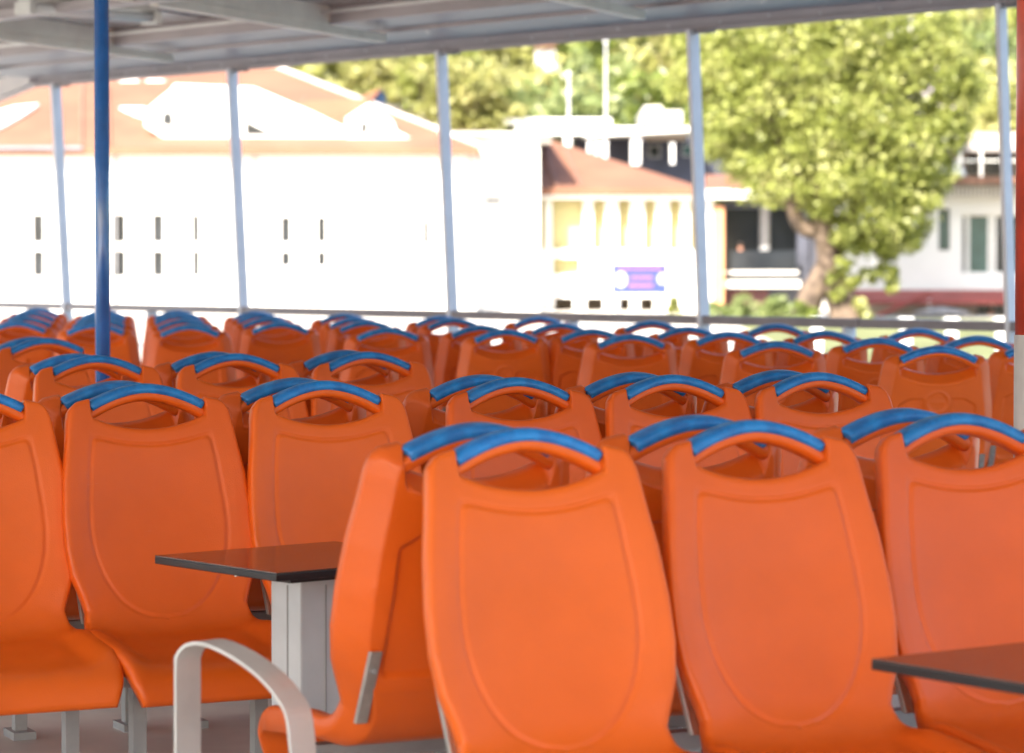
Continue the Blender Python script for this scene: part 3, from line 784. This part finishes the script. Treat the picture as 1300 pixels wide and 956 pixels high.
rf.add([A, B, E, Fv, A+dn, B+dn, E+dn, Fv+dn], [(0, 4, 5, 1), (1, 5, 6, 2), (2, 6, 7, 3), (3, 7, 4, 0), (4, 7, 6, 5)])
rfo = rf.build('roof', M['tile'], hall)
up = Vector((0, 0, .06)); MB().tube([B+up, Cc+up], .075, 8).tube([D+up, Cc+up], .075, 8).build('ridge_cap', M['ridge'], rfo)
for s0 in (60, 104, 139, 260, 330, 560):
    p = W(s0, 190, HY-.45); tt = Vector((p.x, p.y, A.z+.02)); 
gut = MB(); pbox(gut, -130, 105, 186, 189.5, HY-.62, .1); gut.build('gutter', M['darkframe'], hall)
for (xa, ya_, xb, yb) in [(104, 186, 104, 110), (139, 186, 137, 112), (383, 141, 386, 126)]:
    def rp(x, y):
        # point of the front roof slope seen at picture (x, y)
        d = ray(x, y); sl_ = (Cc.z-A.z)/(HY+10-(HY-.5)); t_ = (A.z-CH-sl_*(HY-.5))/(d.z-sl_*d.y); return Vector((d.x*t_, d.y*t_, CH+d.z*t_+.03))
    MB().tube([rp(xa, ya_), rp(xb, yb)], .05, 6).build('roof_seam', M['brown'], rfo)
MB().prism([W(x, y, HY+3.2) for x, y in [(383, 150), (384, 128), (468, 124), (470, 150)]], (0, 4, 0)).build('cross_roof', M['tile'], hall)
for x in (146, 322, 596): pbox(MB(), x, x+1.6, 192, 410, HY-.12, .1).build('downpipe', M['leg'], hall)
def dormer(poly, wins, Y=HY+.7, dep=5):
    mb = MB(); mb.prism([W(x, y, Y) for x, y in poly], (0, dep, 0)); o = mb.build('dormer', M['stucco'], hall)
    for wv_ in wins:
        MB().prism([W(x, y, Y-.03) for x, y in wv_], (0, .02, 0)).build('dormer_window', M['glass'], o)
dormer([(184, 141), (218, 113), (222, 107), (322, 111), (396, 142), (440, 163), (440, 186), (340, 186), (223, 184), (184, 160)],
       [[(206, 146), (213, 140), (219, 146), (219, 160), (206, 158)], [(312, 153), (347, 171), (312, 171)], [(261, 144), (265, 144), (265, 150), (261, 150)]])
dormer([(441, 188), (439, 150), (468, 131), (498, 153), (503, 166), (530, 180), (530, 190)], [[(458, 155), (466, 155), (466, 169), (458, 169)]], Y=HY+.6)
MB().prism([rp(x, y) for x, y in [(-60, 168), (-60, 146), (-8, 147), (18, 139), (49, 136), (30, 149), (6, 163), (-20, 172)]], (0, 0, .08)).build('skylight', M['stucco'], rfo)
MB().prism([rp(x, y) for x, y in [(152, 139), (184, 139), (184, 151), (174, 149)]], (0, 0, .05)).build('skylight', M['post'], rfo)
for x in (165, 198):
    mb = MB(); pbox(mb, x-13, x+13, 101, 112, HY+8, .6); pbox(mb, x-9, x+9, 111, 122, HY+8.05, .5); mb.build('rooftop_vent', M['stucco'], hall, bevel=.1)
# blue-trimmed gable behind the hall
bh = thing('blue_gabled_house', 'small house with blue gable peeping over the hall roof', 'house')
pbox(MB(), 440, 486, 131, 200, 104, 4).build('wall', M['stucco2'], bh)
MB().prism([W(x, y, 104) for x, y in [(470, 131), (484, 113), (486, 131)]], (0, 4, 0)).build('gable', M['bluepanel'], bh)
MB().prism([W(x, y, 103.6) for x, y in [(440, 131), (478, 114), (484, 112), (470, 130)]], (0, 5, 0)).build('roof', M['tile'], bh)
# white block
wb = thing('white_block', 'plain white flat roofed block between hall and ochre loggia', 'building')
mb = MB(); wall_open(mb, 560, 685, 172, 412, 91.6, .4, [(617, 636, 252, 257), (648, 661, 253, 256)]); pbox(mb, 560, 685, 172, 412, 92.1, 7)
mb.build('wall', M['stucco'], wb)
for a_ in [(617, 636, 252, 257), (648, 661, 253, 256)]: window(wb, *a_, 91.7, fw=.3, fr='darkframe')
mb = MB(); pbox(mb, 556, 700, 167, 172, 91.2, 8); pbox(mb, 684.5, 700, 172.2, 181, 91.4, 2); mb.build('roof_slab', M['stucco2'], wb)
# houses behind
fh = thing('distant_white_house', 'bright white house behind the hall roof beside the middle post', 'house')
mb = MB(); pbox(mb, 486, 556, 108, 172, 112, 6); pbox(mb, 498, 540, 92, 108, 113, 4); pbox(mb, 572, 600, 92, 175, 113, 5); pbox(mb, 600, 626, 120, 175, 113, 5); mb.build('wall', M['stucco2'], fh)
for x in (508, 524, 580, 606): window(fh, x, x+7, 118 if x < 560 else 130, 132 if x < 560 else 142, 111.9, fw=.6)
mb = MB(); pbox(mb, 484, 558, 134, 138, 111.4, .5); mb.build('balcony', M['frame'], fh)
# ochre loggia
LY = 93
lg = thing('ochre_loggia', 'ochre walled building with white loggia columns and terracotta roof', 'building')
ops = [(685.5, 692, 253, 316), (701, 740, 253, 316), (753, 768, 254, 316), (785, 800, 254, 316), (818, 832, 254, 317), (850, 864, 254, 317), (876, 886, 254, 317), (702, 736, 328, 348),
       (704, 728, 378, 400), (744, 766, 378, 400), (786, 800, 378, 400), (812, 830, 378, 400), (849, 862, 376, 400)]
mb = MB(); wall_open(mb, 684, 905, 241, 412, LY, .22, ops); mb.build('wall', M['stucco'], lg)
pbox(MB(), 684, 904, 242, 360, LY+.45, .3).build('recess_wall', M['ocre'], lg)
pbox(MB(), 684, 904, 362, 412, LY+2.2, .3).build('passage_wall', M['cream'], lg)
pbox(MB(), 684, 904, 357, 361, LY+.24, 1.9).build('floor_slab', M['stucco2'], lg)
A = W(680, 239, LY-.6); B = W(894, 240, LY-.6); B.z = A.z; Cc = W(702, 179, LY+6); Dd = W(660, 179, LY+6); Dd.z = Cc.z; E = Vector((B.x, LY+12, A.z)); Fv = Vector((A.x-2, LY+12, A.z)); A2 = A.copy()
rf = MB(); rf.add([A2, B, Cc, Dd, E, Fv], [(0, 1, 2, 3), (1, 4, 2), (4, 5, 3, 2)]); rf.add([A2, B, E, Fv, A2+dn, B+dn, E+dn, Fv+dn], [(0, 4, 5, 1), (1, 5, 6, 2), (4, 7, 6, 5)])
rfo = rf.build('roof', M['tile'], lg)
for x0, x1 in ((689, 707), (715, 737)):
    a_ = W(x1, 238, LY-.5); b_ = W(x0, 190 if x0 < 700 else 183, LY+5.2); 
    # snap to the roof plane
    def snap(p):
        t_ = (p.y-(LY-.6))/6.6; return Vector((p.x, p.y, A.z+(Cc.z-A.z)*t_+.03))
    MB().tube([snap(a_), snap(b_)], .07, 6).build('ridge_roll', M['brown'], rfo)
pbox(MB(), 681, 986, 241, 252, LY-.5, .4).build('fascia', M['frame'], lg)
pbox(MB(), 906, 919, 262, 405, LY-.1, .5).build('corner_pier', M['orangewall'], lg)
# blue sign board
sg = thing('blue_sign_board', 'blue sign board with two white discs and pink lettering before the loggia', 'sign')
pbox(MB(), 777, 847, 335, 373, 88, .12).build('board', M['signblue'], sg)
def disc(cx, cy, r, Y, d): 
    return MB().prism([W(cx+r*math.cos(a*math.pi/12), cy+r*1.3*math.sin(a*math.pi/12), Y) for a in range(24)], (0, d, 0))
disc(788, 355, 7.4, 87.97, .02).build('disc', M['signwhite'], sg)
disc(840.5, 354, 5.2, 87.97, .02).build('disc', M['signwhite'], sg)
lt = MB(); rr_ = random.Random(3)
for (x0, x1, y, h) in [(785, 841, 339.5, 3), (800, 829, 350.5, 3.6), (798, 830, 360.5, 4)]:
    x = x0
    while x < x1:
        wd = rr_.uniform(1.8, 3.2); pbox(lt, x, min(x+wd, x1), y, y+h, 87.97, .02); x += wd+.7
lt.build('lettering', M['signpink'], sg)
for x in (785, 838): pbox(MB(), x, x+2, 373, 410, 88.03, .06).build('post', M['darkframe'], sg)
# restaurant
RY = 94
rs_ = thing('dark_glazed_restaurant', 'restaurant front of dark glass with pale ledges behind the tree', 'building')
mb = MB(); pbox(mb, 919, 1068, 256, 263, RY, 5); pbox(mb, 1012, 1026, 263, 412, RY, 5); pbox(mb, 919, 1012, 346, 412, RY, .5); mb.build('wall', M['navy'], rs_)
pbox(MB(), 1026, 1075, 285, 412, RY+.2, 4).build('side_panel', M['navy'], rs_)
fo = window(rs_, 919, 965, 263, 346, RY+.25, fr='darkframe'); fo2 = window(rs_, 976, 1012, 263, 346, RY+.25, fr='darkframe')
pbox(MB(), 965.5, 975.5, 263, 346, RY+.1, .3).build('mullion', M['leg'], rs_)
pbox(MB(), 919, 1011, 318, 343, RY-.55, .03).build('glass_rail', M['glass'], rs_)
mb = MB(); pbox(mb, 918, 1013, 344, 348, RY-.6, .5); pbox(mb, 918, 1016, 356, 365, RY-.8, .7); mb.build('ledge', M['frame'], rs_)
pbox(MB(), 919, 975, 367.5, 405, RY-.3, .25).build('base_wall', M['darkred'], rs_)
A = W(895, 241, RY-1.2); B = W(1070, 252, RY-1.2); B.z = A.z
rf = MB(); C1 = W(895, 222, RY+3); C2 = W(1070, 222, RY+3); rf.add([A, B, C2, C1, A-Vector((0,0,.12)), B-Vector((0,0,.12)), C2-Vector((0,0,.12)), C1-Vector((0,0,.12))], [(0,1,2,3),(4,7,6,5),(0,4,5,1),(1,5,6,2),(2,6,7,3),(3,7,4,0)]); rf.build('roof', M['tile'], rs_)

# people (small, far)
def person(label, px, py_head, Y, shirt, group=None, rz=0, sit=False):
    """head centre at the given picture point; whole body below it"""
    P = W(px, py_head, Y); t = thing('person', label, 'person', (P.x, Y, P.z-1.6), rz, group)
    mb = MB()
    v = [(0,0,.95),(0,0,1.2),(0,0,1.42),(0,0,1.5),(0,-.01,1.62),(0,0,1.72),(-.09,0,.92),(-.1,-.02,.5),(-.1,0,.06),(.09,0,.92),(.1,-.02,.5),(.1,0,.06),(-.19,0,1.4),(-.24,.02,1.12),(-.2,-.12,.9),(.19,0,1.4),(.24,.02,1.12),(.2,-.12,.9)]
    e = [(0,1),(1,2),(2,3),(3,4),(4,5),(0,6),(6,7),(7,8),(0,9),(9,10),(10,11),(2,12),(12,13),(13,14),(2,15),(15,16),(16,17)]
    r = [.13,.14,.15,.055,.10,.06,.09,.07,.05,.09,.07,.05,.06,.045,.035,.06,.045,.035]
    me = bpy.data.meshes.new('body'); me.from_pydata(v, e, []); me.update()
    o = bpy.data.objects.new('body', me); COL.objects.link(o); o.parent = t
    md = o.modifiers.new('s', 'SKIN'); 
    for i, sv in enumerate(me.skin_vertices[0].data): sv.radius = (r[i], r[i]*.8); sv.use_root = (i == 0)
    o.modifiers.new('ss', 'SUBSURF').levels = 2
    dg = bpy.context.evaluated_depsgraph_get(); nm = bpy.data.meshes.new_from_object(o.evaluated_get(dg))
    o.modifiers.clear(); o.data = nm; nm.name = 'body'
    nm.materials.clear(); nm.materials.append(M[shirt]); nm.materials.append(M['skin']); nm.materials.append(M['cloth'])
    for p in nm.polygons:
        c = p.center; p.use_smooth = True
        p.material_index = 1 if c.z > 1.47 or (abs(c.x) > .18 and c.z < 1.15) else (2 if c.z < .93 else 0)
    hm = MB(); hm.tube([(0, .02, 1.62), (0, .025, 1.69), (0, .02, 1.735), (0, .01, 1.755)], [.098, .1, .08, .03], 12); hm.build('hair', M['hair'], t, smooth=True)
    return t

# awning band and cafe under the right house
HY2 = 88
hs = thing('white_balcony_house', 'white house with brown eave and big framed window at the right', 'house')
wo = [(1191, 1206, 265, 318), (1219, 1300, 272, 348)]
mb = MB(); wall_open(mb, 1068, 1420, 236, 370, HY2, .4, wo); pbox(mb, 1068, 1190, 236, 412, HY2+.45, 6); pbox(mb, 1068, 1420, 250, 370, HY2+3.5, .3); mb.build('wall', M['stucco'], hs)
window(hs, *wo[0], HY2+.2, glass='greenglass', fw=.8, fr='stripe')
wf = window(hs, 1219, 1300, 272, 348, HY2+.15, glass='glass', fw=2.5, mull=(1228, 1256, 1262))
pbox(MB(), 1229, 1254, 276, 345, HY2+.16, .02).build('pane', M['greenglass'], wf)
pbox(MB(), 1180, 1420, 225, 233, HY2-1.0, 3).build('eave', M['brown'], hs)
st = MB()
for i in range(40): pbox(st, 1184+i*5.2, 1186.6+i*5.2, 233.5, 249, HY2-.75, .05)
st.build('valance', M['stripe'], hs)
tr = MB()
for x in (1193, 1219, 1245, 1273, 1300): pbox(tr, x-1.4, x+1.4, 186, 224.5, HY2-.4, .08)
pbox(tr, 1190, 1420, 203, 205, HY2-.45, .04); tr.build('terrace_railing', M['frame'], hs)
pbox(MB(), 1203, 1420, 183, 192, HY2-.3, 2.6).build('terrace_canopy', M['stripe'], hs)
pbox(MB(), 1190, 1420, 168, 225, HY2+2.4, .3).build('terrace_wall', M['cream'], hs)
mb = MB(); pbox(mb, 1226, 1240, 196, 222, HY2+2.3, .05); pbox(mb, 1250, 1270, 192, 222, HY2+2.3, .05); mb.build('terrace_door', M['glass'], hs)
um = thing('white_parasol', 'closed white parasol canopy on the upper terrace by the tree', 'parasol')
p = W(1206, 224, HY2-.6); mb = MB(); mb.tube([p+Vector((0,0,.02)), p+Vector((0,0,.25)), p+Vector((0,0,.48)), p+Vector((0,0,.55))], [.50, .42, .16, .02], 12); mb.build('canopy', M['parasol'], um)
MB().tube([p+Vector((0, 0, -.02)), p+Vector((0, 0, .2))], .03, 8).build('pole', M['darkframe'], um)
aw = thing('red_awning', 'long dusty red awning under the white house', 'awning')
mb = MB(); a1 = W(1072, 368, HY2-.2); b1 = W(1420, 368, HY2-.2); mb.prism([a1, Vector((a1.x, HY2-1.8, a1.z-.32)), Vector((a1.x, HY2-1.8, a1.z-.42)), a1-Vector((0, 0, .15))], (b1.x-a1.x, 0, 0)); mb.build('fabric', M['redawn'], aw)
for x in (1076, 1180, 1290): mb = MB(); q1 = W(x, 380, HY2-1.75); mb.tube([(q1.x, q1.y, q1.z), (q1.x, q1.y, -.45)], .03, 8); mb.build('support', M['frame'], aw)
cf = thing('beige_cafe', 'beige cafe front with dark window below the red awning', 'cafe')
mb = MB(); wall_open(mb, 1075, 1420, 378, 412, HY2+.42, .3, [(1240, 1256, 386, 402), (1262, 1276, 386, 402)]); mb.build('wall', M['cream'], cf)
for a_ in [(1240, 1256, 386, 402), (1262, 1276, 386, 402)]: window(cf, *a_, HY2+.5, fw=.6)
br = MB(); br.tube([W(1112, 402, HY2-2.2), W(1182, 371, HY2-2.0)], .07, 8); tag(br.build('sloping_boom', M['redawn']), 'thin reddish boom sloping up to the red awning', 'boom')
ps = thing('grey_parasol', 'flat grey parasol before the beige cafe', 'parasol')
q1 = W(1195, 396, HY2-3); mb = MB(); mb.tube([q1+Vector((0, 0, .16)), q1, q1-Vector((0, 0, .04))], [.03, .85, .86], 10); mb.build('canopy', M['stripe'], ps)
mb = MB(); mb.tube([q1+Vector((0, 0, .1)), (q1.x, q1.y, -.5)], .025, 8); mb.build('pole', M['darkframe'], ps)
person('person in red top sitting area beside the grey parasol', 1207, 403, HY2-3.4, 'cloth2')
person('person in dark clothes before the cafe window', 1258, 397, HY2-1.2, 'cloth')
person('person in red top at the right of the cafe', 1275, 402, HY2-2, 'cloth2')
pp = person('person seated behind the glass rail of the dark restaurant', 940, 314, RY-.2, 'cloth'); 

# long pale canopies on the slope behind
cn = thing('white_terrace_canopy', 'flat white terrace canopies on white posts above the loggia roof', 'canopy')
mb = MB(); pbox(mb, 640, 776, 150, 158, 108, 4); pbox(mb, 655, 812, 161, 171, 106, 4); mb.build('roof', M['frame'], cn)
mb = MB(); mb.prism([W(742, 168, 105), W(884, 160, 105), W(884, 166, 105), W(742, 174, 105)], (0, 3, 0)); mb.build('sloping_roof', M['frame'], cn)
for (x0, x1, y0, y1) in [(716, 725, 172, 187), (746, 751, 172, 190), (755, 760, 172, 192), (764, 771, 173, 196), (801, 813, 171, 201), (851, 856, 182, 200)]:
    pbox(MB(), x0, x1, y0, y1+8, 105.2, .4).build('post', M['white_paint'], cn)
dk2 = thing('dark_fronted_house', 'dark navy fronted house under the white canopies', 'house')
pbox(MB(), 730, 925, 172, 245, 108.5, 5).build('wall', M['navy'], dk2)
mb = MB(); pbox(mb, 818, 872, 170, 177, 107.5, 1); mb.build('sign_band', M['cream'], dk2)
window(dk2, 823, 838, 184, 200, 108.4, fw=.8); window(dk2, 866, 880, 184, 198, 108.4, glass='greenglass', fw=.8)
mb = MB(); pbox(mb, 815, 866, 140, 158, 116, 5); pbox(mb, 818, 840, 134, 140, 116.2, 4); tag(mb.build('grey_cottage', M['stucco2']), 'pale cottage just above the sloping canopy', 'house')
for i, (x, y0, y1, wd) in enumerate([(722, 97, 150, 3.5), (769, 56, 100, 3.2)]):
    a1 = W(x, y0, 104 if i < 1 else 118); a2 = W(x, y1+60, 104 if i < 1 else 118)
    o = thing('flagpole', ['slim white mast rising straight above the white canopy', 'slim white mast high among the hillside trees'][i], 'mast', tuple(a2), 0, 'white masts before the hill')
    MB().tube([(0, 0, 0), (0, 0, a1.z-a2.z)], [.038, .028], 10).build('shaft', M['white_paint'], o)
    MB().tube([(0, 0, a1.z-a2.z), (0, 0, a1.z-a2.z+.1), (0, 0, a1.z-a2.z+.18)], [.05, .1, .02], 10).build('finial', M['white_paint'], o)
pu = thing('mauve_house', 'narrow mauve house half hidden by leaves right of the tree', 'house')
pbox(MB(), 1168, 1212, 78, 200, 112, 5).build('wall', M['purple'], pu)
for y in (92, 118): window(pu, 1182, 1192, y, y+14, 111.9)
for i, (x0, x1, y0, y1, Y) in enumerate([(1125, 1160, 18, 50, 150), (1075, 1105, 12, 40, 160), (905, 935, 35, 60, 150), (680, 705, 60, 90, 155)]):
    h = thing('hillside_house', ['pale house high among the trees near the upper right', 'small pale house among the hillside trees left of another', 'pale house among leaves right of the third post', 'pale house among hillside trees above the white masts'][i], 'house', (0, 0, 0), 0, 'pale houses scattered on the hillside')
    pbox(MB(), x0, x1, y0, y1, Y-6, 5).build('wall', M['stucco2'], h)
    for k in range(2): window(h, x0+5+k*14, x0+11+k*14, y0+6, y0+15, Y-6.1, fw=.8)
    pbox(MB(), x0-1, x1+1, y0-2.5, y0, Y-6.3, 5.6).build('roof', M['tile'], h)
# white bollards on the lawn
for i, (x, lab) in enumerate([(1037, 'white lawn post seen below the rail, leftmost of the four'), (1150, 'white lawn post just left of the rail joint, second of the four'), (1208, 'white lawn post right of the rail joint, third of the four'), (1272, 'white lawn post beside the thick red pole')]):
    Y = 62; p = W(x, 408, Y)
    o = thing('lawn_post', lab, 'post', (p.x, Y, float(terr(0, Y))), 0, 'white posts on the lawn')
    hh = p.z-float(terr(0, Y))
    MB().box((-.12, -.12, 0), (.12, .12, hh)).build('shaft', M['white_paint'], o, bevel=.02)
    MB().box((-.15, -.15, hh+.003), (.15, .15, hh+.08)).build('cap', M['white_paint'], o, bevel=.02)
